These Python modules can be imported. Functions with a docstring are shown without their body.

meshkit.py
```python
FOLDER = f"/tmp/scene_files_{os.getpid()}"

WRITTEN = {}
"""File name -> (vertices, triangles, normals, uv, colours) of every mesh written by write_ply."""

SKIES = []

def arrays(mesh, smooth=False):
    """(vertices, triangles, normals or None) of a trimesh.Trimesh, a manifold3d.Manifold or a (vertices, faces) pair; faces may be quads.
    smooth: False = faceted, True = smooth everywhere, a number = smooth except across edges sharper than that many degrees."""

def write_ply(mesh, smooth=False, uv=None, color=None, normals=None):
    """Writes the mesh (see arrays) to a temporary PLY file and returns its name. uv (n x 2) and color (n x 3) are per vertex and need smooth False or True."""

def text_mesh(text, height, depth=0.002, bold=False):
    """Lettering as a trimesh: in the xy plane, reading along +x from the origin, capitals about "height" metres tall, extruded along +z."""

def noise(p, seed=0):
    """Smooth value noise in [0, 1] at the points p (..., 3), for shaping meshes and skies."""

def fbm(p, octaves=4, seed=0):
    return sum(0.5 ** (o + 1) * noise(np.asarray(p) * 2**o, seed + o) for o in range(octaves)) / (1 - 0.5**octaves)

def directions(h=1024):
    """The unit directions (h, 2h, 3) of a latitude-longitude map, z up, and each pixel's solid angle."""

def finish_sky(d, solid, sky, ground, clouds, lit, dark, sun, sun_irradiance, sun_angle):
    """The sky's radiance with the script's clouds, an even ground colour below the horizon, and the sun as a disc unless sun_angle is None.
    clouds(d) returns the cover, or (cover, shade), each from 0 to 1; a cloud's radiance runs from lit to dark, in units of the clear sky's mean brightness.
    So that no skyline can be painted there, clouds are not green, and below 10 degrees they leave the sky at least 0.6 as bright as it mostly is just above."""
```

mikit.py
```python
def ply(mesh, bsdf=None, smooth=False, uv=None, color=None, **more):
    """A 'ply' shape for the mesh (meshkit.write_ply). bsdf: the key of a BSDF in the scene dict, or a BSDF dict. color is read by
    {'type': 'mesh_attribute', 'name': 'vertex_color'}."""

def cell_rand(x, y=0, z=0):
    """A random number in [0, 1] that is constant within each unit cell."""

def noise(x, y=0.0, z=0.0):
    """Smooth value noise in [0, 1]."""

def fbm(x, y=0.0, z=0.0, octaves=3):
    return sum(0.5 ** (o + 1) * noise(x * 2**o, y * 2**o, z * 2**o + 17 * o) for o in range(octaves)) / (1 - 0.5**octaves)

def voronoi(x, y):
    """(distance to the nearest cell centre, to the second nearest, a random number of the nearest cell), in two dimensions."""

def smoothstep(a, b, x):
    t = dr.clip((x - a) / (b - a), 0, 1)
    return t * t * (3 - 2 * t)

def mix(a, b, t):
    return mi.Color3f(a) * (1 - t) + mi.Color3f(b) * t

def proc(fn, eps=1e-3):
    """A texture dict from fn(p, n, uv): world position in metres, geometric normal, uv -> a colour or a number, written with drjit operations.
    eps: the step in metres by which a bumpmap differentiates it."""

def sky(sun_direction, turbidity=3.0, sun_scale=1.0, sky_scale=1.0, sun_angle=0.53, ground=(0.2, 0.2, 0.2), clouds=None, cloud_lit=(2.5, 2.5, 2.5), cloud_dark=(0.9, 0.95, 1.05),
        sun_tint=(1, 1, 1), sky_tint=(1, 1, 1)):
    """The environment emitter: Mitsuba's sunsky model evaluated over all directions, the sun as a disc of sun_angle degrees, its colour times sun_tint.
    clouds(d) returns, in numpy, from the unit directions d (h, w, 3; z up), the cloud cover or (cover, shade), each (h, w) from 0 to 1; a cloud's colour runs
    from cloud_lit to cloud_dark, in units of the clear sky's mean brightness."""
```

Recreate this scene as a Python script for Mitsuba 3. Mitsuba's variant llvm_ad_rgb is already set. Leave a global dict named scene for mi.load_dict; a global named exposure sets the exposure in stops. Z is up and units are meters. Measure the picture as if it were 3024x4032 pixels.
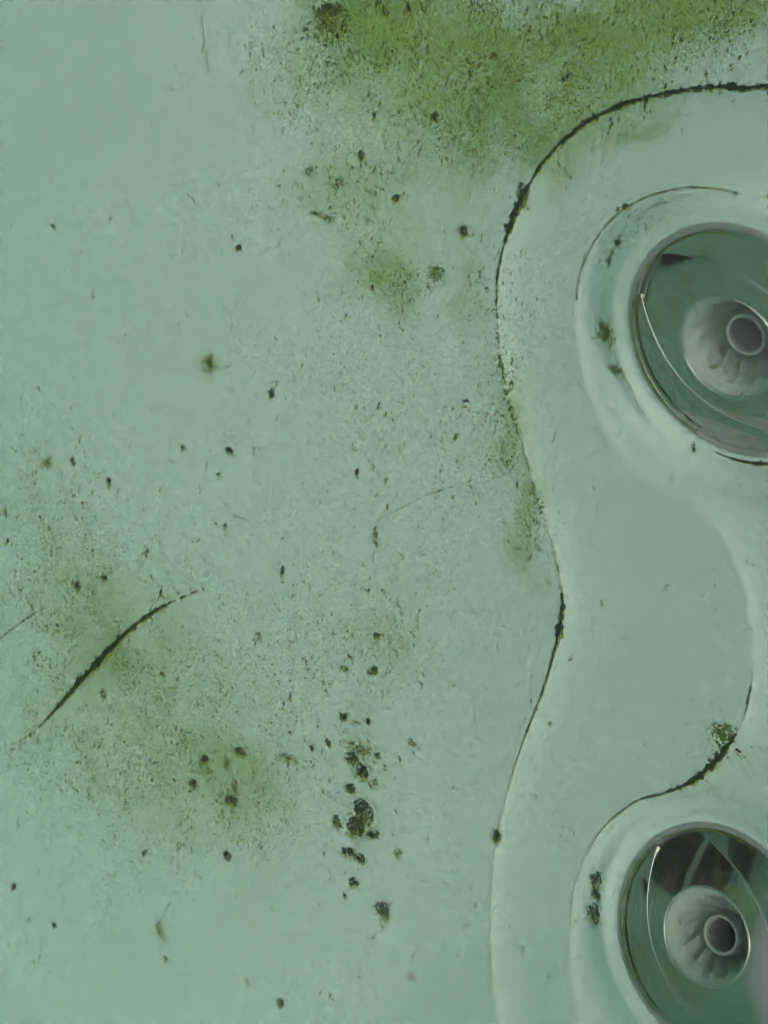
import math, random
import numpy as np, trimesh, shapely, drjit as dr
import mitsuba as mi
import mikit, meshkit
from mikit import ply, proc, noise, fbm, voronoi, cell_rand, smoothstep, mix
from shapely.geometry import Polygon
from scipy.spatial import cKDTree
from scipy.interpolate import RegularGridInterpolator

T = mi.ScalarTransform4f
rng = np.random.default_rng(7)
random.seed(7)
scene, labels = {}, {}

# ---------------------------------------------------------------- camera, sky, exposure
EYE = np.array([0.07235, 0.05248, 0.27])
AIM = np.array([-math.tan(math.radians(15)), -math.tan(math.radians(11)), -1.0])
scene['camera'] = {'type': 'perspective', 'fov': 52.0, 'fov_axis': 'y', 'near_clip': 0.01, 'far_clip': 60.0,
                   'to_world': T().look_at(origin=EYE.tolist(), target=(EYE + AIM).tolist(), up=[0, 1, 0])}
scene['sky'] = mikit.sky((0.62, 0.22, 0.75), turbidity=3, sun_scale=0.34, sun_angle=36,
                       clouds=lambda d: (1.0 + 0 * d[..., 2], 1 - np.clip(d[..., 2], 0, 1)), cloud_lit=(2.5, 2.5, 2.5), cloud_dark=(0.85, 0.87, 0.9))   # overcast: brightest overhead
exposure = 1.80

# ---------------------------------------------------------------- materials
def mat(name, d, two=True):
    scene[name] = {'type': 'twosided', 'bsdf': d} if two else d

def rgb(*c):
    return {'type': 'rgb', 'value': list(c)}

# algae film on the acrylic: patches of matter, (x mm, y mm, half sizes mm, amount)
FILM = [(-47, 185, 56, 26, 1.30), (20, 164, 63, 25, 1.15), (82, 161, 53, 18, 1.30), (-133, -120, 131, 140, 0.12), (-61, 48, 100, 103, 0.11), (-252, -181, 97, 150, 0.12), (-82, 194, 26, 10, 0.80), (6, 129, 29, 19, 0.65), (-24, 140, 64, 34, 0.55), (-61, 108, 49, 28, 0.28), (-98, 171, 48, 28, 0.45), (-2, 5, 10, 28, 0.85), (14, -43, 10, 28, 1.00), (-13, 70, 11, 25, 0.55), (-61, 73, 29, 20, 0.60), (-87, 110, 40, 22, 0.25), (-269, -124, 67, 39, 0.60), (-290, -194, 86, 56, 0.45), (-182, -183, 75, 57, 0.40), (-159, -221, 44, 31, 0.60), (-235, -253, 74, 36, 0.35), (-311, -63, 46, 36, 0.40), (-255, -158, 26, 18, 0.40), (-60, -108, 70, 50, 0.25), (-78, -228, 18, 29, 0.30), (-48, 2, 65, 46, 0.18), (60, 131, 28, 6, 0.60), (19, 108, 7, 15, 0.30), (102, -128, 11, 11, 0.50), (92, -145, 12, 6, 0.40), (-79, -181, 18, 21, 0.45), (-69, -122, 26, 23, 0.35), (-100, 113, 22, 14, 0.30), (-61, 66, 23, 13, 0.35), (46, 37, 5, 18, 0.40), (62, 90, 17, 5, 0.40)]

def film_np(x, y):
    d = np.full(np.shape(x), 0.04)
    for cx, cy, sx, sy, a in FILM:
        d = d + a * np.exp(-((x * 1000 - cx) / sx) ** 2 - ((y * 1000 - cy) / sy) ** 2)
    return d

def film_amount(p):
    """how much algae film lies on the acrylic: ragged patches with a fine grain"""
    wx = p.x * 1000 + 16 * (fbm(p.x * 38, p.y * 38, 3.0) - 0.5) * 2
    wy = p.y * 1000 + 16 * (fbm(p.x * 38, p.y * 38, 9.0) - 0.5) * 2
    d = mi.Float(0.03)
    for cx, cy, sx, sy, a in FILM:
        d += a * dr.exp(-dr.square((wx - cx) / sx) - dr.square((wy - cy) / sy))
    cloud = fbm(p.x * 70 + 5, p.y * 55, 1.0, octaves=4)
    grain = noise(p.x * 1500, p.y * 1250, 2.0) * 0.6 + noise(p.x * 700, p.y * 600, 5.0) * 0.4
    wash = d * (0.24 + 0.48 * cloud)
    return dr.clip(0.80 * wash * dr.clip(d * 1.1, 0.15, 1) + 0.5 * wash * smoothstep(0.40, 0.80, grain + 0.06 * d), 0, 1)

SHELL = (0.655, 0.77, 0.735)
def acrylic(p, n, uv):
    f = film_amount(p)
    base = mix(SHELL, (0.61, 0.735, 0.695), fbm(p.x * 18, p.y * 18, 4.0))
    g = smoothstep(0.45, 0.75, fbm(p.x * 24, p.y * 24, 12.0))
    alg = mix((0.235, 0.34, 0.015), (0.18, 0.32, 0.035), g)
    return mix(base, alg, dr.clip(f * 1.05, 0, 0.85))
mat('acrylic', {'type': 'principled', 'base_color': proc(acrylic), 'roughness': 0.35, 'specular': 0.08})
mat('cabinet_skin', {'type': 'principled', 'base_color': proc(lambda p, n, uv: mix((0.10, 0.085, 0.075), (0.16, 0.13, 0.11), fbm(p.x * 6, p.y * 6, p.z * 60))), 'roughness': 0.6})

def alga(lo, hi, f):
    return proc(lambda p, n, uv: mix(lo, hi, cell_rand(p.x * f, p.y * f, 3)))
mat('algae_dark', {'type': 'diffuse', 'reflectance': alga((0.006, 0.022, 0.014), (0.022, 0.046, 0.016), 1100)})
mat('algae_olive_dispersion', {'type': 'diffuse', 'reflectance': alga((0.17, 0.19, 0.001), (0.42, 0.47, 0.004), 900)})  # olive algae, and the painted yellow edge of light split by water
mat('algae_green', {'type': 'diffuse', 'reflectance': alga((0.03, 0.09, 0.004), (0.16, 0.25, 0.008), 900)})
mat('algae_speck', {'type': 'diffuse', 'reflectance': alga((0.03, 0.08, 0.003), (0.20, 0.27, 0.006), 1300)})

def steel_film(p, n, uv):
    return smoothstep(0.52, 0.78, fbm(p.x * 60, p.y * 60, p.z * 60, octaves=4)) * (0.35 + 0.5 * noise(p.x * 900, p.y * 500, p.z * 700))
scene['steel'] = {'type': 'twosided', 'bsdf': {'type': 'blendbsdf', 'weight': proc(steel_film),
    'a': {'type': 'principled', 'base_color': rgb(0.37, 0.375, 0.37), 'metallic': 1.0, 'roughness': 0.06},
    'b': {'type': 'diffuse', 'reflectance': rgb(0.16, 0.17, 0.05)}}}
scene['steel_edge'] = {'type': 'twosided', 'bsdf': {'type': 'principled', 'base_color': rgb(0.55, 0.56, 0.55), 'metallic': 1.0, 'roughness': 0.28}}
mat('bezel_grey', {'type': 'principled', 'base_color': rgb(0.34, 0.355, 0.35), 'metallic': 0.25, 'roughness': 0.3, 'specular': 0.2})
def cone_col(p, n, uv):
    s = smoothstep(0.66, 0.80, fbm(p.x * 190, p.y * 190, p.z * 190, octaves=3))
    return mix((0.41, 0.48, 0.45), (0.13, 0.15, 0.03), s * (0.5 + 0.5 * noise(p.x * 1500, p.y * 900, 1)))
mat('cone_plastic', {'type': 'principled', 'base_color': proc(cone_col), 'roughness': 0.45, 'specular': 0.15})
mat('nozzle_plastic', {'type': 'principled', 'base_color': rgb(0.44, 0.46, 0.46), 'roughness': 0.35, 'specular': 0.15})
mat('dust_grey', {'type': 'diffuse', 'reflectance': rgb(0.10, 0.11, 0.11)})
mat('grille_plastic', {'type': 'principled', 'base_color': rgb(0.03, 0.032, 0.034), 'roughness': 0.5, 'specular': 0.15})
mat('eave_wood', {'type': 'principled', 'base_color': proc(lambda p, n, uv: mix((0.05, 0.04, 0.03), (0.10, 0.08, 0.06), fbm(p.x * 4, p.y * 60, p.z * 60))), 'roughness': 0.7})

# ---------------------------------------------------------------- the moulded shell (heights in metres over x, y; water level is z = 0)
C1 = [(102.4,133.5),(90.0,135.7),(73.6,137.4),(58.7,136.9),(46.7,135.4),(34.2,131.3),(23.2,124.5),(14.9,116.9),(8.6,107.9),(3.2,98.4),(-1.1,87.6),(-4.4,76.5),(-5.8,64.1),(-5.3,48.3),(-4.2,37.7),(-1.0,21.7),(2.8,9.0),(7.8,-4.6),(12.4,-18.2),(16.2,-30.7),(20.3,-39.0),(26.1,-55.3),(29.4,-67.5),(30.7,-79.2),(28.6,-96.4),(23.0,-120.3),(17.7,-136.8),(10.1,-161.3),(3.2,-191.0),(1.3,-202.5),(-0.4,-217.7),(-1.0,-237.3),(-1.0,-251.9),(1.9,-281.0),(6.4,-298.4)]
C2 = [(105.6,91.1),(97.5,96.0),(88.4,99.1),(78.1,101.2),(66.6,100.8),(57.5,98.4),(48.1,93.2),(41.4,86.5),(36.5,78.1),(33.3,69.4),(32.0,56.5),(33.1,43.5),(35.0,32.4),(38.6,20.3),(43.8,9.5),(49.8,-1.1),(58.3,-11.3),(67.4,-17.5),(75.2,-21.5),(82.8,-24.2),(89.3,-27.9),(95.7,-34.1),(101.4,-43.4),(106.3,-55.5),(109.2,-68.1),(110.7,-79.1),(110.8,-90.5),(110.1,-98.5),(108.5,-108.8),(104.7,-119.0),(99.1,-130.2),(92.3,-140.0),(85.2,-147.5),(76.8,-154.2),(69.0,-159.6),(62.1,-167.5),(55.1,-177.1),(49.0,-188.7),(44.6,-200.9),(41.7,-212.6),(40.3,-223.6),(40.1,-235.2),(41.0,-252.1),(42.7,-262.8),(47.3,-278.9)]
C1 = [(600, 118), (200, 128)] + C1 + [(18, -350), (60, -480), (600, -500)]
C2 = [(600, 60), (180, 66)] + C2 + [(66, -340), (120, -420), (600, -440)]
JETS = [dict(c=np.array([0.0966, 0.0409, -0.2271]), n=np.array([-0.7423, -0.5299, 1.0]), phi=138.0, R=0.050),
        dict(c=np.array([0.1014, -0.2107, -0.2348]), n=np.array([-0.7005, 0.2483, 1.0]), phi=125.0, R=0.048)]
for j in JETS:
    j['n'] = j['n'] / np.linalg.norm(j['n'])
    a = np.cross([0, 1, 0], j['n']); a /= np.linalg.norm(a); b = np.cross(j['n'], a)
    f = math.radians(j['phi'])
    j['u'], j['v'] = math.cos(f) * a + math.sin(f) * b, -math.sin(f) * a + math.cos(f) * b

def dense(pts, step=0.0003):
    p = np.array(pts) / 1000.0
    out = []
    for q, r in zip(p[:-1], p[1:]):
        k = max(2, int(np.hypot(*(r - q)) / step))
        out.append(q + (r - q) * np.linspace(0, 1, k, endpoint=False)[:, None])
    return np.vstack(out + [p[-1:]])

def smooth_line(pts, n=6):
    """Catmull-Rom through the points, so that moulded creases have no corners"""
    p = np.array(pts, float)
    p = np.vstack([2 * p[0] - p[1], p, 2 * p[-1] - p[-2]])
    t = np.linspace(0, 1, n, endpoint=False)[:, None]
    out = [0.5 * ((2 * p1) + (p2 - p0) * t + (2 * p0 - 5 * p1 + 4 * p2 - p3) * t ** 2 + (3 * p1 - p0 - 3 * p2 + p3) * t ** 3)
           for p0, p1, p2, p3 in zip(p[:-3], p[1:-2], p[2:-1], p[3:])]
    return np.vstack(out + [p[-2:-1]])

L1, L2 = smooth_line(C1), smooth_line(C2)
TREE1, TREE2 = cKDTree(dense(L1)), cKDTree(dense(L2))
POLY1, POLY2 = Polygon(L1 / 1000), Polygon(L2 / 1000)
sstep = lambda a, b, x: (lambda t: t * t * (3 - 2 * t))(np.clip((x - a) / (b - a), 0, 1))
RIM = 0.08

def height(x, y, pits=True):
    x, y = np.ravel(x).astype(float), np.ravel(y).astype(float)
    z = -0.310 + 0.03 * y + 0.45 * x + 0.45 * 0.03 * np.log1p(np.exp(np.clip((x + 0.02) / 0.03, -40, 40)))
    z += 0.0016 * (meshkit.fbm(np.c_[x * 9, y * 9, 0 * x], 2) - 0.5)      # hand-laid shell, never quite even
    P = np.c_[x, y]
    for tree, poly, h, w in ((TREE1, POLY1, -0.008, 0.0085), (TREE2, POLY2, -0.007, 0.008)):
        d = tree.query(P)[0]
        z += np.where(shapely.contains_xy(poly, x, y), h * (1 - np.exp(-d / w)), 0)
    for j in JETS:                                                        # dished seats of the jets
        c, n, R = j['c'], j['n'], j['R']
        zp = c[2] - ((x - c[0]) * n[0] + (y - c[1]) * n[1]) / n[2]
        d = np.c_[x - c[0], y - c[1], zp - c[2]]
        rho = np.linalg.norm(d, axis=1)
        w = 1 - sstep(R + 0.0005, R + 0.023, rho)
        z = z * (1 - w) + (zp - 0.0012) * w
        z += 0.0042 * np.exp(-((rho - R - 0.0085) / 0.0045) ** 2)             # rounded collar
        if pits:
            z -= 0.095 * (1 - sstep(0.90 * R, 0.93 * R, rho))
    drop = sstep(-0.42, -0.68, x)
    z = z * (1 - drop) - 0.82 * drop                                      # the foot well
    up = lambda d, s, k: s * 0.04 * np.log1p(np.exp(np.clip(d / 0.04, -40, 40))) * k
    z = z + up(x - 0.30, 1, 1.2) + up(y - 0.42, 1, 3.0) + up(-y - 0.58, 1, 3.0) + up(-x - 0.92, 1, 7.0)
    over = z - RIM
    return RIM - 0.02 * np.log1p(np.exp(np.clip(-over / 0.02, -40, 40)))   # rolls over into the flat rim

X0, X1, Y0, Y1 = -1.16, 0.72, -0.98, 0.86
def lines(a, b, fa, fb, fine, coarse):
    return np.r_[np.linspace(a, fa, int((fa - a) / coarse) + 1, endpoint=False), np.linspace(fa, fb, int((fb - fa) / fine) + 1), np.linspace(fb, b, int((b - fb) / coarse) + 1)[1:]]
gx, gy = lines(X0, X1, -0.36, 0.150, 0.0008, 0.016), lines(Y0, Y1, -0.43, 0.240, 0.0008, 0.016)
GX, GY = np.meshgrid(gx, gy, indexing='ij')
GZ = height(GX, GY).reshape(GX.shape)
top = RegularGridInterpolator((gx, gy), height(GX, GY, pits=False).reshape(GX.shape), bounds_error=False, fill_value=None)
nx_, ny_ = GX.shape
V = np.c_[GX.ravel(), GY.ravel(), GZ.ravel()]
I = np.arange(nx_ * ny_).reshape(nx_, ny_)
A, B, Cc, Dd = (q.ravel() for q in (I[:-1, :-1], I[1:, :-1], I[1:, 1:], I[:-1, 1:]))
F = np.vstack([np.c_[A, B, Cc], np.c_[A, Cc, Dd]])
_, _, VN = meshkit.arrays((V, F), True)
mid = V[F].mean(1)
in1, in2 = shapely.contains_xy(POLY1, mid[:, 0], mid[:, 1]), shapely.contains_xy(POLY2, mid[:, 0], mid[:, 1])

def piece(key, faces, bsdf):
    used, inv = np.unique(faces, return_inverse=True)
    path = meshkit.write_ply((V[used], inv.reshape(-1, 3)), False, normals=VN[used])
    scene[key] = {'type': 'ply', 'filename': path, 'face_normals': False, 'bsdf': {'type': 'ref', 'id': bsdf}}
piece('hot_tub__shell', F[~in1], 'acrylic')
piece('hot_tub__raised_panel', F[in1 & ~in2], 'acrylic')
piece('hot_tub__jet_panel', F[in2], 'acrylic')
cab = [trimesh.creation.box(extents=e, transform=trimesh.transformations.translation_matrix(t)) for e, t in (
    ((0.06, Y1 - Y0 + 0.12, 0.97), (X0 - 0.03, (Y0 + Y1) / 2, -0.425)), ((0.06, Y1 - Y0 + 0.12, 0.97), (X1 + 0.03, (Y0 + Y1) / 2, -0.425)),
    ((X1 - X0 - 0.004, 0.06, 0.968), ((X0 + X1) / 2, Y0 - 0.03, -0.425)), ((X1 - X0 - 0.004, 0.06, 0.968), ((X0 + X1) / 2, Y1 + 0.03, -0.425)))]
scene['hot_tub__cabinet'] = ply(trimesh.util.concatenate(cab), 'cabinet_skin')
labels['hot_tub'] = {'label': 'pale moulded acrylic hot tub shell with raised wavy panels, speckled with green algae under water', 'category': 'hot tub'}
labels['hot_tub__raised_panel'] = {'label': 'raised wavy edged panel between the long crease and the inner crease'}
labels['hot_tub__jet_panel'] = {'label': 'innermost raised panel that holds the two jets'}

# ---------------------------------------------------------------- water: clear, faintly green, filling the tub
scene['water_body'] = {'type': 'homogeneous', 'albedo': rgb(0.0, 0.0, 0.0), 'sigma_t': rgb(0.55, 0.125, 0.275), 'scale': 0.55}
wg = np.linspace(X0 + 0.02, X1 - 0.02, 160); wh = np.linspace(Y0 + 0.02, Y1 - 0.02, 130)
WX, WY = np.meshgrid(wg, wh, indexing='ij')
box = trimesh.creation.box(extents=(X1 - X0 - 0.04, Y1 - Y0 - 0.04, 0.9))
box.apply_translation(((X0 + X1) / 2, (Y0 + Y1) / 2, -0.45))
scene['water'] = ply(box, {'type': 'roughdielectric', 'distribution': 'ggx', 'alpha': 0.0012, 'int_ior': 1.333, 'ext_ior': 1.000277}, interior={'type': 'ref', 'id': 'water_body'})
labels['water'] = {'label': 'still clear greenish water filling the hot tub', 'kind': 'structure', 'category': 'water'}

# ---------------------------------------------------------------- jets (lengths in units of the jet's radius; local x runs along the band across the face)
def lathe(profile, n=120):
    p = np.array(profile, float)
    th = np.arange(n) / n * 2 * math.pi
    v = np.stack([p[:, None, 0] * np.cos(th), p[:, None, 0] * np.sin(th), np.repeat(p[:, 1:2], n, 1)], -1).reshape(-1, 3)
    k = np.arange(len(p) * n).reshape(len(p), n)
    q = np.roll(k, -1, 1)
    return v, np.vstack([np.c_[k[:-1].ravel(), q[:-1].ravel(), q[1:].ravel()], np.c_[k[:-1].ravel(), q[1:].ravel(), k[1:].ravel()]])

RF, RH, HD = 0.93, 0.43, 0.16
dome = lambda r: HD * (1 - r ** 2)
half = lambda s: 0.18 + 0.42 * (1 - (s / 0.95) ** 2)
def edge_radius(th):
    r = np.linspace(RH + 0.02, RF, 400)
    out = np.abs(r * math.sin(th)) - half(r * math.cos(th))
    k = np.argmax(out > 0)
    return r[k] if out[k] > 0 else RF - 0.004
NT = 540
TH = np.arange(NT) / NT * 2 * math.pi
RE = np.array([edge_radius(t) for t in TH])
RE = np.minimum(RE, RF - 0.004)
def polar(rad, zz, sel=None):
    """rad, zz: (rings, NT); a sheet over the angles sel (all: closed)"""
    th = TH if sel is None else TH[sel]
    rad, zz = (rad, zz) if sel is None else (rad[:, sel], zz[:, sel])
    m, n = rad.shape
    v = np.stack([rad * np.cos(th), rad * np.sin(th), zz], -1).reshape(-1, 3)
    k = np.arange(m * n).reshape(m, n)
    a, b = (k, np.roll(k, -1, 1)) if sel is None else (k[:, :-1], k[:, 1:])
    return v, np.vstack([np.c_[a[:-1].ravel(), a[1:].ravel(), b[1:].ravel()], np.c_[a[:-1].ravel(), b[1:].ravel(), b[:-1].ravel()]])
t = np.linspace(0, 1, 26)[:, None]
band_r = RH + (RE[None] - RH) * t
BAND = polar(band_r, dome(band_r))
def scoop(side):
    sel = np.where((RE < RF - 0.01) & (np.sign(np.sin(TH)) == side))[0]
    q = np.linspace(0, 1, 30)[:, None] + 0 * TH[None]
    r = RE[None] + (RF - RE[None]) * q
    zr = 0.060
    z = zr + (np.maximum(dome(RE)[None] - 0.012, zr) - zr) * (1 - q) ** 1.2
    r, z = np.vstack([r[:1], r]), np.vstack([dome(RE)[None], z])         # the ridge's short wall
    return polar(r, z, sel), sel
def tube(pts, rad, k=8, closed=False):
    p = np.array(pts, float)
    d = np.gradient(p, axis=0) if not closed else np.roll(p, -1, 0) - np.roll(p, 1, 0)
    d /= np.linalg.norm(d, axis=1, keepdims=True)
    s = np.cross(d, [0, 0, 1.0]); s /= np.linalg.norm(s, axis=1, keepdims=True)
    w = np.cross(d, s)
    a = np.arange(k) / k * 2 * math.pi
    rad = np.broadcast_to(np.asarray(rad, float), (len(p),))
    v = (p[:, None] + rad[:, None, None] * (np.cos(a)[None, :, None] * s[:, None] + np.sin(a)[None, :, None] * w[:, None])).reshape(-1, 3)
    i = np.arange(len(p) * k).reshape(len(p), k)
    j = np.roll(i, -1, 1)
    lo, hi, lo2, hi2 = (i, np.roll(i, -1, 0), j, np.roll(j, -1, 0)) if closed else (i[:-1], i[1:], j[:-1], j[1:])
    return v, np.vstack([np.c_[lo.ravel(), hi.ravel(), hi2.ravel()], np.c_[lo.ravel(), hi2.ravel(), lo2.ravel()]])
(SC0, s0), (SC1, s1) = scoop(1), scoop(-1)
def edge_tube(sel):
    r = RE[sel]
    return tube(np.c_[r * np.cos(TH[sel]), r * np.sin(TH[sel]), dome(r) - 0.002], 0.0075)
ROUND = np.c_[np.cos(TH[::3]), np.sin(TH[::3])]
LIP = tube(np.c_[RH * ROUND, np.full(len(ROUND), dome(RH))], 0.013, 10, True)
def cone():
    u = np.linspace(0, 1, 90)[:, None]
    th = TH[None] + 0.7 * u
    lobe = np.abs(np.cos(6 * th))
    r = 0.425 - 0.245 * u + 0 * th
    z = np.where(u < 0.2, 0.128 - 0.4 * u, 0.048 - 0.40 * (u - 0.2)) + 0 * th
    u0 = 0.22 + 0.16 * (1 - lobe)
    z = z - 0.25 * sstep(0, 0.12, u - u0) * lobe * (1 - 0.35 * u)
    return polar(r, z)
NOZ = lathe([(0.181, -0.57), (0.181, -0.14), (0.178, -0.118), (0.170, -0.108), (0.160, -0.108), (0.150, -0.114), (0.146, -0.13), (0.146, -0.16)], 90)
BORE = lathe([(0.1462, -0.155), (0.176, -0.19), (0.177, -0.58), (0.42, -0.61), (0.42, -1.15), (0.0005, -1.15)], 72)   # opens into a wider chamber behind the tip
BEZ = lathe([(1.0, -0.10), (1.0, 0.036), (0.996, 0.060), (0.984, 0.074), (0.966, 0.076), (0.948, 0.072), (0.937, 0.062), (0.932, 0.045), (0.930, -0.10)], 200)
jet_parts = {'bezel': ply(BEZ, 'bezel_grey', smooth=35), 'face_band': ply(BAND, 'steel', smooth=True), 'grip_scoop': ply(SC0, 'steel', smooth=True), 'grip_scoop_001': ply(SC1, 'steel', smooth=True),
             'grip_edge': ply(edge_tube(s0), 'steel_edge', smooth=True), 'grip_edge_001': ply(edge_tube(s1), 'steel_edge', smooth=True), 'hub_lip': ply(LIP, 'steel_edge', smooth=True),
             'fluted_cone': ply(cone(), 'cone_plastic', smooth=True), 'nozzle': ply(NOZ, 'nozzle_plastic', smooth=40), 'nozzle__bore': ply(BORE, 'nozzle_plastic', smooth=40)}
for key, j, lab in zip(('spa_jet', 'spa_jet_001'), JETS, (
        'upper round stainless jet at the right edge, its face band running diagonally',
        'lower round stainless jet in the lower right corner, its face band standing upright')):
    m = np.eye(4); m[:3, 0], m[:3, 1], m[:3, 2], m[:3, 3] = j['u'] * j['R'], j['v'] * j['R'], j['n'] * j['R'], j['c'] - 0.07 * j['R'] * j['n']
    j['m'] = m
    for part, d in jet_parts.items():
        scene[f'{key}__{part}'] = {**d, 'to_world': T(m)}
    labels[key] = {'label': lab, 'category': 'jet', 'group': 'water jets on the raised panel'}
    labels[f'{key}__nozzle__bore'] = {'label': 'dark hole of the nozzle'}
    labels[f'{key}__fluted_cone'] = {'label': 'grey white cone with scalloped flutes round the nozzle'}

# ---------------------------------------------------------------- algae
K = 6
def blobs(x, y, rx, ry, h, rot=None, surf=None):
    """one mesh of low rounded flakes lying on the shell; all arguments are arrays"""
    n = len(x)
    a = np.arange(K) / K * 2 * math.pi + rng.random((n, 1)) * 6.3
    wob = 1 + 0.5 * (rng.random((n, K)) - 0.5)
    rot = np.zeros(n) if rot is None else np.broadcast_to(rot, n)
    def ring(f, g):
        px, py = np.cos(a) * wob * rx[:, None] * f, np.sin(a) * wob * ry[:, None] * f
        c, s = np.cos(rot)[:, None], np.sin(rot)[:, None]
        X, Y = x[:, None] + px * c - py * s, y[:, None] + px * s + py * c
        return np.stack([X, Y, (surf or top)(np.stack([X, Y], -1)) + g * h[:, None]], -1)
    tip = np.stack([x, y, (surf or top)(np.stack([x, y], -1)) + h], -1)[:, None]
    v = np.concatenate([ring(1, -0.15), ring(0.62, 0.72), tip], 1)
    i = np.arange(K); j = (i + 1) % K
    f = np.vstack([np.c_[i, j, K + j], np.c_[i, K + j, K + i], np.c_[K + i, K + j, np.full(K, 2 * K)]])
    return v.reshape(-1, 3), (f[None] + (np.arange(n) * (2 * K + 1))[:, None, None]).reshape(-1, 3)

MM = 0.001
# fine flakes scattered over the acrylic, too many to count
def scatter(n):
    out = np.zeros((0, 2))
    while len(out) < n:
        p = np.c_[rng.uniform(-0.36, 0.14, 400000), rng.uniform(-0.43, 0.24, 400000)]
        cloud = meshkit.fbm(np.c_[p * 70, p[:, :1] * 0], 3, 5)
        keep = rng.random(len(p)) < film_np(p[:, 0], p[:, 1]) * np.clip(cloud * 2.6 - 0.75, 0.05, 2) * 0.4
        for j in JETS:
            keep &= np.hypot(p[:, 0] - j['c'][0], p[:, 1] - j['c'][1]) > j['R'] * 0.9
        out = np.vstack([out, p[keep]])
    return out[:n]
p = scatter(20000)
size = 0.23 * (1.12 - 1.1 * p[:, 0]) * np.exp(rng.normal(0, 0.36, len(p))) * MM
scene['algae_flakes'] = ply(blobs(p[:, 0], p[:, 1], size, size * rng.uniform(1.0, 2.2, len(p)), size * 0.8, rng.normal(0, 0.15, len(p))), 'algae_speck', smooth=True)
labels['algae_flakes'] = {'label': 'fine olive algae flakes strewn over the pale acrylic', 'kind': 'stuff', 'category': 'algae'}

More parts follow.
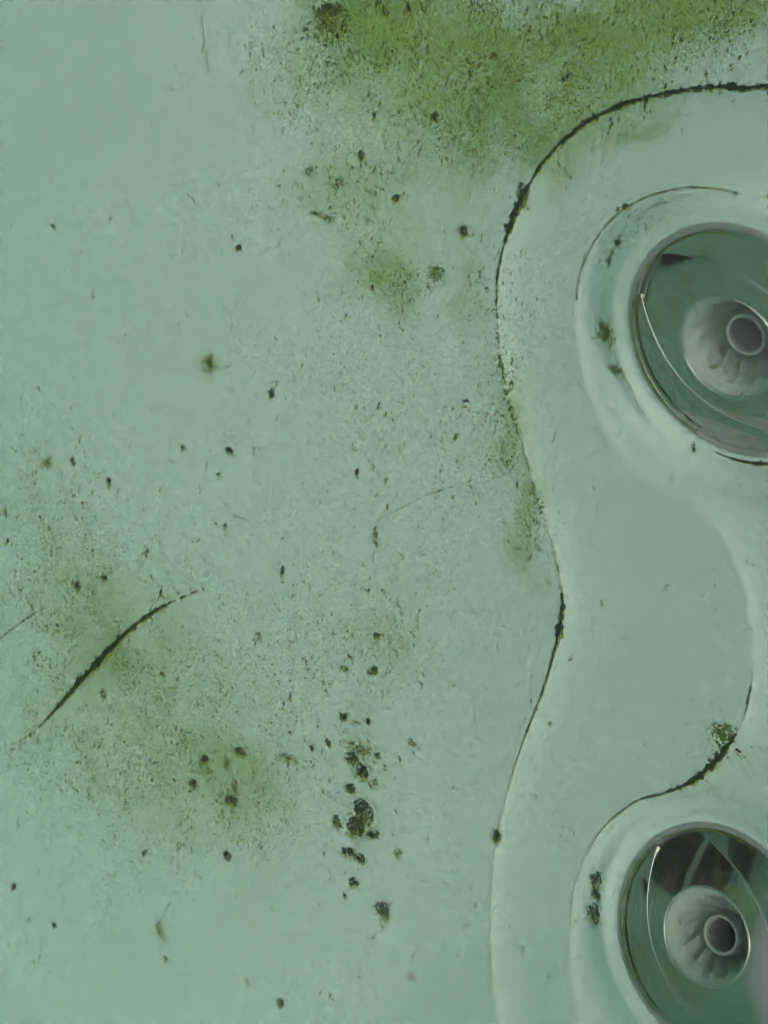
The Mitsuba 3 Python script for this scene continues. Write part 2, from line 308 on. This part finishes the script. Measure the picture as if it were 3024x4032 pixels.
p = scatter(3200)
for dots, bsdf, part, dy, n_, s_ in ((p, 'algae_dark', 'grain', 0.0, 2, 0.20), (p, 'algae_olive_dispersion', 'dispersion_skirt', -0.45, 2, 0.17)):  # olive pieces below each grain paint the colour split of the water
    q = np.repeat(dots, n_, 0)
    big = np.repeat((1.12 - 1.1 * dots[:, 0]) * np.exp(np.random.default_rng(5).normal(0, 0.45, len(dots))), n_)
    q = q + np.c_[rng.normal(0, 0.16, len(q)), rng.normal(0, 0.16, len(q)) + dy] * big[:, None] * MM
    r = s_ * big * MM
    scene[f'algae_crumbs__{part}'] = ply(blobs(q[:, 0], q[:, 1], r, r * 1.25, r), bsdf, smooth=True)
    labels[f'algae_crumbs__{part}'] = {'kind': 'stuff'}
labels['algae_crumbs'] = {'label': 'small dark algae crumbs with painted olive dispersion edges among the finer flakes', 'kind': 'stuff', 'category': 'algae'}

count = {}
def number(name):
    count[name] = count.get(name, -1) + 1
    return name if count[name] == 0 else f'{name}_{count[name]:03d}'

def clump(cx, cy, rx, ry, deg, kind, label):
    key = number('algae_clump')
    area = rx * ry
    a = math.radians(deg)
    def spread(n, f, pw=0.5, dy=0.0, stretch=1.0):
        r, t_ = rng.random(n) ** pw, rng.random(n) * 2 * math.pi
        lump = 0.75 + 0.5 * meshkit.noise(np.c_[np.cos(t_) * 1.6 + cx, np.sin(t_) * 1.6 + cy, np.zeros(n)], 3)
        ux, uy = r * lump * np.cos(t_) * rx * f * 1.12, r * lump * np.sin(t_) * ry * f * 1.12 * stretch
        return (cx + ux * math.cos(a) - uy * math.sin(a)) * MM, (cy + dy + ux * math.sin(a) + uy * math.cos(a)) * MM
    small = max(0.16, min(0.34, 0.22 * math.sqrt(area)))
    def put(part, xy, bsdf, s):
        n = len(xy[0])
        r = s * np.exp(rng.normal(0, 0.3, n)) * MM
        scene[f'{key}__{part}'] = ply(blobs(xy[0], xy[1], r, r * rng.uniform(1.0, 1.9, n), r * rng.uniform(0.7, 1.3, n), rng.normal(0, 0.3, n)), bsdf, smooth=True)
    if kind == 'd':
        put('core', spread(int(7 + 9 * area), 0.95, 0.6), 'algae_dark', small * 1.1)
        put('olive_dispersion', spread(int(6 + 6 * area), 0.95, 0.7, dy=-0.7 * ry - 0.3, stretch=0.9), 'algae_olive_dispersion', small * 0.8)  # olive blobs under the core paint light dispersed by the water
    elif kind == 'o':
        put('core', spread(int(4 + 3.5 * area), 0.9, 0.6, dy=0.1 * ry), 'algae_dark', small * 0.85)
        put('olive_dispersion', spread(int(7 + 5.0 * area), 1.1, 0.75, dy=-0.15 * ry), 'algae_olive_dispersion', small * 0.75)
    else:
        put('core', spread(int(12 + 10 * area), 0.9, 0.9, dy=0.1 * ry), 'algae_green', small * 0.85)
        put('olive_dispersion', spread(int(3 + 2.0 * area), 1.2, 0.5, dy=-0.3 * ry), 'algae_olive_dispersion', small * 0.6)
    if area > 0.8:                                                        # loose green grains round the clump
        put('halo', spread(int(10 + 8 * area), 1.6, 0.7, dy=-0.2 * ry), 'algae_green', small * 0.66)
    labels[key] = {'label': label, 'category': 'algae', 'group': 'algae clumps on the acrylic'}
CLUMPS = [
    (-93.3, 198.3, 6.8, 2.5, 0, 'd', 'dark shaggy algae clump in the green haze at the upper edge'),
    (-93.5, 192.2, 10.5, 5.3, 0, 'o', 'loose olive fuzz hanging below the dark shaggy clump at the upper edge'),
    (-37.9, 143.3, 1.9, 1.6, 0, 'd', "dark algae dot in the green haze, left of the crease's upper bend"),
    (-78.4, 130.0, 1.8, 1.9, 0, 'd', 'round dark algae dot with a painted yellow dispersion edge, upper middle, above a broken row of smudges'),
    (-108.1, 124.3, 2.7, 2.0, 0, 'o', 'speckled olive algae tuft at the left end of the upper middle group'),
    (-91.4, 117.4, 3.2, 2.2, 0, 'o', 'olive brown algae tuft in the middle of the upper middle group'),
    (-59.1, 108.3, 2.0, 1.7, 0, 'd', 'dark algae dot at the right end of the upper middle group'),
    (-103.3, 102.8, 4.4, 1.1, -15, 'o', 'flat olive smudge, left one of two below the upper middle group'),
    (-97.0, 100.2, 2.7, 1.4, 0, 'o', 'small olive smudge, right one of two below the upper middle group'),
    (-23.1, 91.5, 1.9, 2.5, 20, 'd', 'leaning dark algae drop between the round green patch and the crease'),
    (-37.9, 71.8, 4.2, 3.9, 0, 'g', 'round fuzzy green algae patch left of the long crease'),
    (-154.1, 88.3, 1.8, 1.5, 0, 'd', 'lone small dark algae dot in the clean pale upper left'),
    (-283.5, 104.4, 1.4, 1.3, 0, 'd', 'tiny dark algae dot near the left edge in the clean pale upper left'),
    (-176.4, 25.2, 5.1, 5.2, 0, 'g', 'fuzzy olive green algae puff alone in the pale middle left'),
    (-135.7, 10.4, 1.5, 2.3, 0, 'd', 'narrow olive algae drop right of the fuzzy olive puff'),
    (-161.2, 12.5, 0.9, 0.8, 0, 'd', 'tiny black speck below right of the fuzzy olive puff'),
    (-196.8, -22.9, 1.3, 1.6, 0, 'd', 'small dark algae dot, left one of a pair in the middle left'),
    (-164.2, -22.7, 2.2, 2.1, 0, 'd', 'larger dark algae dot, right one of a pair in the middle left'),
    (-172.3, -36.8, 1.3, 1.1, 0, 'd', 'tiny algae dot just below the pair in the middle left'),
    (-280.5, -36.1, 1.5, 2.0, 0, 'd', 'dark algae drop near the left edge, beside an olive smear'),
    (-300.7, -38.3, 3.4, 3.2, 0, 'o', 'olive algae smear near the left edge, left of a dark drop'),
    (-252.8, -47.1, 1.4, 2.6, 0, 'd', 'dark upright algae drop with a faint painted yellow dispersion edge, left side'),
    (-82.5, -28.7, 1.1, 2.0, 0, 'd', 'upright dark algae drop near the middle of the picture'),
    (-65.4, -31.4, 1.4, 1.2, 0, 'o', 'faint olive algae dot right of the upright drop near the middle'),
    (-71.3, -61.6, 2.0, 4.0, 0, 'o', 'tall olive algae smear under the thin scratch in the middle'),
    (-130.1, -88.0, 1.2, 2.4, 0, 'd', 'dark upright algae drop right of the black curved stroke'),
    (-281.3, -115.2, 2.3, 2.4, 0, 'd', 'left dark dot of two above the black curved stroke'),
    (-259.5, -107.9, 1.8, 1.8, 0, 'd', 'right dark dot of two above the black curved stroke'),
    (-172.9, -107.9, 1.0, 0.8, 0, 'd', 'tiny black dot just past the upper end of the curved stroke'),
    (-146.5, -128.1, 1.9, 2.4, 0, 'o', 'olive algae dot right of the middle of the curved stroke'),
    (-70.0, -114.9, 1.7, 1.5, 0, 'd', 'small dark algae dot, top of the long column of clumps'),
    (-56.1, -113.4, 1.1, 1.0, 0, 'o', 'tiny olive dot right of the top of the long column of clumps'),
    (-89.8, -137.5, 3.2, 1.6, 0, 'o', 'flat olive tuft, left one of two in the upper column of clumps'),
    (-72.3, -134.7, 3.5, 1.8, 25, 'd', 'slanting dark tuft, right one of two in the upper column of clumps'),
    (-90.4, -164.0, 2.1, 2.1, 0, 'd', 'round black algae dot heading the dense part of the column'),
    (-75.0, -163.5, 1.5, 1.8, 0, 'd', 'dark dot right of the round black one heading the column'),
    (-82.8, -165.8, 3.0, 1.0, 0, 'o', 'string of olive crumbs between two dark dots of the column'),
    (-80.2, -180.3, 7.1, 3.6, 0, 'o', 'loose olive arch of crumbs over the dense part of the column'),
    (-84.2, -186.5, 3.0, 3.7, -30, 'd', 'dark left leg of the olive arch in the column of clumps'),
    (-78.3, -192.4, 3.9, 3.9, 0, 'd', 'rounded grainy dark clump right below the olive arch'),
    (-85.4, -203.7, 3.3, 2.4, 0, 'd', 'small dark clump with a painted yellow dispersion edge between grainy clump and largest clump'),
    (-77.6, -214.8, 5.7, 7.1, -20, 'd', 'upper half of the largest black ragged algae clump'),
    (-81.5, -224.6, 5.7, 5.3, 0, 'd', 'lower half of the largest black ragged algae clump, with holes'),
    (-93.9, -224.8, 2.5, 3.2, 0, 'd', 'dark clump left of the largest ragged clump'),
    (-70.7, -225.9, 4.2, 2.1, 25, 'd', 'bean shaped dark clump at the lower right of the largest clump'),
    (-86.1, -240.5, 4.3, 2.4, 0, 'd', 'broad dark clump with a stepped foot below the largest clump'),
    (-78.5, -241.4, 2.4, 2.6, 0, 'd', 'small dark companion right of the broad clump below the largest one'),
    (-81.9, -256.5, 2.8, 2.4, 0, 'd', 'rounded dark clump with a painted yellow dispersion edge low in the column'),
    (-87.6, -266.3, 1.2, 1.3, 0, 'd', 'tiny dark dot low in the column, left below a rounded clump'),
    (-63.6, -265.6, 3.9, 4.4, -30, 'd', 'black slanting clump with a painted yellow dispersion edge ending the column'),
    (-69.6, -196.4, 1.5, 1.8, 0, 'o', 'small olive drop at the right flank of the column'),
    (-69.0, -181.2, 1.5, 1.3, 0, 'd', 'small dark dot right of the olive arch'),
    (-55.1, -231.0, 2.1, 2.1, 0, 'o', 'faint olive crumb pair right of the column'),
    (-47.6, -168.9, 2.3, 2.0, 0, 'o', 'grey olive crumb tuft standing apart right of the column'),
    (-99.7, -180.9, 1.8, 1.6, 0, 'd', 'small dark dot left of the olive arch, nearer one'),
    (-110.7, -186.0, 1.2, 1.6, 0, 'd', 'small dark dot left of the olive arch, farther one'),
    (-159.1, -199.0, 3.7, 2.2, 0, 'd', 'dark flat tuft over the olive field, lower left'),
    (-184.4, -209.4, 2.4, 2.3, 0, 'd', 'round black dot left of the flat tuft, lower left'),
    (-168.6, -208.3, 2.7, 3.4, 0, 'o', 'hollow olive tuft under the flat dark tuft, lower left'),
    (-192.9, -226.5, 3.2, 2.3, 20, 'd', 'dark tuft with a horn, lower left, below the round black dot'),
    (-126.3, -196.2, 5.1, 2.5, 0, 'o', 'row of olive crumbs at the right end of the olive field'),
    (-165.2, -230.2, 4.4, 2.8, 0, 'd', 'jagged dark tuft in the middle of the olive field'),
    (-162.6, -221.7, 2.7, 4.0, 0, 'o', 'upright olive wisp above the jagged tuft in the olive field'),
    (-168.2, -264.9, 2.8, 2.6, 0, 'd', 'single round dark clump with a long painted yellow dispersion edge below the olive field'),
    (-231.0, -279.7, 1.5, 1.5, 0, 'd', 'small dark dot left of the clump with the long yellow dispersion edge'),
    (-128.8, -342.4, 2.0, 2.5, 0, 'd', 'black upright dot near the lower edge'),
    (-304.4, -346.3, 1.7, 1.6, 0, 'd', 'tiny dark dot near the lower left corner'),
    (-339.8, -328.5, 1.7, 1.9, 0, 'd', 'tiny olive dark dot at the left edge, low in the picture'),
    (-217.9, -326.2, 2.6, 5.4, 15, 'o', 'long olive smear low on the left side'),
    (-212.9, -343.2, 1.5, 2.1, 0, 'o', 'olive dot under the long olive smear low on the left side'),
    (-152.0, -338.6, 1.4, 1.7, 0, 'o', 'faint olive dot near the lower edge, left of the black upright dot'),
    (-262.2, -183.1, 2.3, 3.3, 0, 'o', 'olive algae drop just below the curved stroke'),
    (-216.0, -162.1, 1.4, 1.2, 0, 'd', 'tiny dark dot to the right below the curved stroke'),
    (1.3, -202.3, 2.1, 3.2, 0, 'd', 'dark knot on the long crease, low in the picture'),
    (29.9, -90.0, 1.9, 2.9, 15, 'd', 'dark swelling on the long crease where it bulges to the right'),
    (6.2, 106.1, 2.1, 4.0, 30, 'd', 'dark swelling on the long crease at its upper left bend'),
    (52.4, 96.6, 1.7, 0.9, 0, 'd', 'dark tuft on the thin arc above the upper jet'),
    (46.4, 74.6, 1.2, 1.4, 0, 'd', 'round dark grain in the dish left of the upper jet'),
    (49.5, 82.1, 1.2, 1.5, 20, 'd', "olive dark grain above the round one in the upper jet's dish"),
    (45.5, 45.0, 3.2, 4.4, 0, 'g', 'olive green patch in the dish left of the upper jet'),
    (51.0, 28.8, 2.8, 2.0, -25, 'o', 'olive tuft below the green patch beside the upper jet'),
    (51.3, -206.7, 2.3, 3.0, 0, 'd', 'upper dark clump of three left of the lower jet'),
    (51.8, -213.1, 1.9, 2.1, 0, 'd', 'middle small clump of three left of the lower jet'),
    (51.1, -222.4, 2.8, 4.5, -15, 'd', 'lowest and largest hollow clump of three left of the lower jet'),
    (84.7, -2.5, 0.9, 1.5, 20, 'd', "small dark grain under the upper jet's lower left rim"),
    (101.3, -118.1, 3.7, 5.1, 0, 'g', 'dusty green tuft above the dark lower end of the inner crease'),
]
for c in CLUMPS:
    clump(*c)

def algae_line(pts, width, label, dark=1.0, rough=0.25, olive_dispersion=1.0, gap=0.0, side=-1.0, mat_='algae_dark', haze=0.0):
    """algae lodged along a crease: width(t) in mm, t from 0 to 1 along the line"""
    key = number('algae_line')
    q = dense(smooth_line(pts), 0.00016)
    s = np.r_[0, np.cumsum(np.hypot(*np.diff(q, axis=0).T))]
    t = s / s[-1]
    d = np.gradient(q, axis=0); d /= np.linalg.norm(d, axis=1, keepdims=True)
    nrm = np.c_[-d[:, 1], d[:, 0]]
    w = 0.88 * np.array([width(x) for x in t]) * (0.45 + 1.1 * meshkit.noise(np.c_[s * 900, s * 0, s * 0], 2))
    w = w * np.where(meshkit.noise(np.c_[s * 320, s * 0, s * 0], 8) < gap, 0.15, 1)
    keep = w > 0.03
    q, w, nrm = q[keep], w[keep], nrm[keep]
    n = len(q)
    off = rng.normal(0, rough * 1.5, n) * w
    P = q + nrm * off[:, None] * MM
    r = np.maximum(w * 0.5, 0.06) * np.exp(rng.normal(0, 0.25, n)) * MM
    scene[f'{key}__strand'] = ply(blobs(P[:, 0], P[:, 1], r * 0.8, r * 1.1, np.minimum(r, 0.5 * MM) + 0.3 * MM), mat_, smooth=True)
    if haze > 0:                                                          # loose green grains beside the crease
        m = int(n * 0.5)
        k = rng.integers(0, n, m)
        G = q[k] + nrm[k] * (rng.exponential(haze, m) * np.where(rng.random(m) < 0.6, 1, -1))[:, None] * MM
        r = 0.17 * np.exp(rng.normal(0, 0.4, m)) * MM
        scene[f'{key}__haze'] = ply(blobs(G[:, 0], G[:, 1], r, r * 1.4, r * 0.7), 'algae_green', smooth=True)
    if olive_dispersion > 0:  # olive blobs right and below paint the colour split of refracted light
        P = q + np.c_[0.30 * w + 0.10 + rng.normal(0, 0.22, n) * w, -0.62 * w - 0.16 - np.abs(rng.normal(0, 0.16, n)) * (w + 0.2)] * MM * [1, 0.4 + 0.6 * olive_dispersion]
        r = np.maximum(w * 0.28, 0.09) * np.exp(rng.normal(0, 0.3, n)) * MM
        scene[f'{key}__olive_dispersion'] = ply(blobs(P[:, 0], P[:, 1], r * 0.8, r * 1.3, r * 0.5), 'algae_olive_dispersion', smooth=True)
    labels[key] = {'label': label, 'category': 'algae', 'group': 'algae lines in creases and scratches'}

def along(L, y_hi, y_lo, x_max=115):
    L = np.array(L)
    return L[(L[:, 1] <= y_hi) & (L[:, 1] >= y_lo) & (L[:, 0] < x_max)]
bump_ = lambda x, c, s: math.exp(-((x - c) / s) ** 2)
STROKE = [(-316.3, -214.4), (-299.7, -197.5), (-280.0, -176.6), (-264.6, -161.3), (-247.7, -144.7), (-233.0, -132.3), (-218.7, -122.4), (-204.7, -114.9), (-194.5, -109.9), (-184.4, -105.2)]
STROKE_B = [(-356.4, -164.8), (-348.0, -158.8), (-335.5, -150.1), (-323.2, -141.5), (-310.1, -134.1)]
STREAK = [(-170.5, 214.9), (-170.0, 202.8), (-169.2, 190.5), (-167.5, 177.9)]
SCRATCH = [(-70.5, -52.6), (-58.2, -45.9), (-42.3, -36.9), (-24.3, -29.8)]
SCRATCH_B = [(-170.8, -51.6), (-163.9, -59.0), (-151.4, -61.8)]
COLLAR = [(78.8, 98.2), (70.9, 97.5), (65.1, 96.0), (59.2, 93.6), (55.0, 90.9), (52.0, 87.6), (49.7, 82.9), (47.3, 78.7), (45.5, 74.4)]
COLLAR_B = [(43.3, 62.6), (44.2, 56.9), (42.5, 49.8), (45.3, 43.4), (47.6, 37.1), (47.8, 30.6), (53.2, 27.6), (58.0, 20.8), (62.2, 10.3)]
algae_line(along(L1, 141, 46, 120), lambda t: 0.35 + 0.95 * math.sin(math.pi * min(1, 0.2 + t * 0.75)) ** 1.2 * 0.85 + 0.9 * bump_(t, 0.72, 0.06), 'thick black algae line in the upper bend of the long crease, above the upper jet', olive_dispersion=0.8, haze=1.6)
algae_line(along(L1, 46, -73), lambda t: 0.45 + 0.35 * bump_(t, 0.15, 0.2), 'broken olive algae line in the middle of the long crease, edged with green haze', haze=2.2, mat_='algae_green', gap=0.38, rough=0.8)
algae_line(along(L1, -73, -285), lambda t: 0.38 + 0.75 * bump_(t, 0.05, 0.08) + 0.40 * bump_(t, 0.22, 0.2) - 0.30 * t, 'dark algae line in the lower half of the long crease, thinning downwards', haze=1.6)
algae_line(along(L2, 102.5, 58, 95), lambda t: 0.40, 'thin olive algae arc above and left of the upper jet', mat_='algae_green', olive_dispersion=0.6, rough=0.5)
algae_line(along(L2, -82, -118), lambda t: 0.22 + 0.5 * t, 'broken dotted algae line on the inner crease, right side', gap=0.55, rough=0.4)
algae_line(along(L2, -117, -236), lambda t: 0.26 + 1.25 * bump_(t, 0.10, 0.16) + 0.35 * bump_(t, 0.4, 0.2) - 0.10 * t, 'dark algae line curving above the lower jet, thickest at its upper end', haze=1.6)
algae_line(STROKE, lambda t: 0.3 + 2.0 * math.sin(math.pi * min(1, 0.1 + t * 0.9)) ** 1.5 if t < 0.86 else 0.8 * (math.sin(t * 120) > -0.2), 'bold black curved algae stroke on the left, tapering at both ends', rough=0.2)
algae_line(STROKE_B, lambda t: 0.6, 'short thin dark algae stroke at the left edge beside the bold one', gap=0.4, olive_dispersion=0.5)
algae_line(STREAK, lambda t: 0.38, 'faint thin upright olive scratch near the upper edge', mat_='algae_green', olive_dispersion=0, gap=0.3)
algae_line(SCRATCH, lambda t: 0.34, 'faint thin scratch rising to the right in the middle', mat_='algae_green', olive_dispersion=0, gap=0.35)
algae_line(SCRATCH_B, lambda t: 0.30, 'faint thin curved scratch left of the middle', mat_='algae_green', olive_dispersion=0, gap=0.3)
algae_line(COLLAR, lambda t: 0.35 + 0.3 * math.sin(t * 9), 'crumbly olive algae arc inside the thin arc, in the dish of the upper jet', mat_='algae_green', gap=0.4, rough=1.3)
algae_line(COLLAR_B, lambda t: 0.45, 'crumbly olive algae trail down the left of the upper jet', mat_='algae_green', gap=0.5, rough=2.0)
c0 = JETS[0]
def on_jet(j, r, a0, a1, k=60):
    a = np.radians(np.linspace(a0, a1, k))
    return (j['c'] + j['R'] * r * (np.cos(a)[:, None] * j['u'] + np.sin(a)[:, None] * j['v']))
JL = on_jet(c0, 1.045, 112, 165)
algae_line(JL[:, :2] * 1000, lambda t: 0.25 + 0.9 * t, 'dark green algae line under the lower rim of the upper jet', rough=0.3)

# thin algae rings lodged inside the bezels
for j, a0, a1, lab in ((JETS[0], -65, 100, 'thin olive algae ring inside the rim of the upper jet'), (JETS[1], -60, 120, 'thin olive algae ring inside the rim of the lower jet')):
    key = number('algae_ring')
    k = 260
    q = on_jet(j, 0.927, a0, a1, k) + j['n'] * 0.0012
    q += rng.normal(0, 0.00012, q.shape)
    w = 0.00012 + 0.0004 * meshkit.noise(np.c_[np.arange(k) * 0.13, np.zeros((k, 2))], 4)
    scene[key] = ply(tube(q, w), 'algae_green', smooth=True)
    labels[key] = {'label': lab, 'category': 'algae'}

# ---------------------------------------------------------------- dust floating on the water, and an unseen eave added for a dark reflection in the water
flat = lambda P: np.zeros(P.shape[:-1])
for (fx, fy), r, n, lab in (((0.0085, -0.1382), 1.7, 900, 'small grey patch of dust floating on the water near the lower edge'),
                            ((0.0556, -0.1241), 0.8, 60, 'tiny grey dust fleck floating left of the lower jet'),
                            ((-0.0827, -0.0379), 1.6, 90, 'faint dust patch floating above the bold algae stroke')):
    key = number('floating_dust')
    q = rng.normal(0, r * 0.5, (n, 2)) * MM + [fx, fy]
    s = rng.uniform(0.025, 0.06, n) * MM
    scene[key] = ply(blobs(q[:, 0], q[:, 1], s, s, s * 0.5, surf=flat), 'dust_grey', smooth=True)
    labels[key] = {'label': lab, 'category': 'dust', 'group': 'dust floating on the water'}

front = [(-0.573, -1.896), (0.014, -1.71), (0.401, -1.598), (1.6, -1.25), (2.6, -5.0)]
eave = Polygon(front + [(-2.2, -5.0)])
ev = trimesh.creation.extrude_polygon(eave, 0.22, engine='earcut'); ev.apply_translation((0, 0, 2.4))
scene['added_eave'] = ply(ev, 'eave_wood')
labels['added_eave'] = {'label': 'dark unseen eave added over the tub for a dim reflection along the lower edge', 'category': 'roof'}

# unseen grille added at the far wall to put a dark reflection in the steel
fb = lambda e, c: trimesh.creation.box(extents=e, transform=trimesh.transformations.translation_matrix(c))
GX0, GY0, GY1, GZ0, GZ1 = -0.90, -0.14, 0.40, -0.30, -0.03
scene['added_grille__frame'] = ply(trimesh.util.concatenate([fb((0.05, 0.03, GZ1 - GZ0), (GX0, y, (GZ0 + GZ1) / 2)) for y in (GY0, GY1)] + [fb((0.05, GY1 - GY0 - 0.032, 0.03), (GX0, (GY0 + GY1) / 2, z)) for z in (GZ0 + 0.015, GZ1 - 0.015)]), 'grille_plastic')
for i, y in enumerate(np.linspace(GY0 + 0.035, GY1 - 0.035, 18)):
    scene['added_grille__slat' + ('' if i == 0 else f'_{i:03d}')] = ply(fb((0.02, 0.020, GZ1 - GZ0 - 0.064), (GX0 - 0.004, y, (GZ0 + GZ1) / 2)), 'grille_plastic')
labels['added_grille'] = {'label': 'dark unseen grille added at the far tub wall for its reflection in the steel jets', 'category': 'grille'}
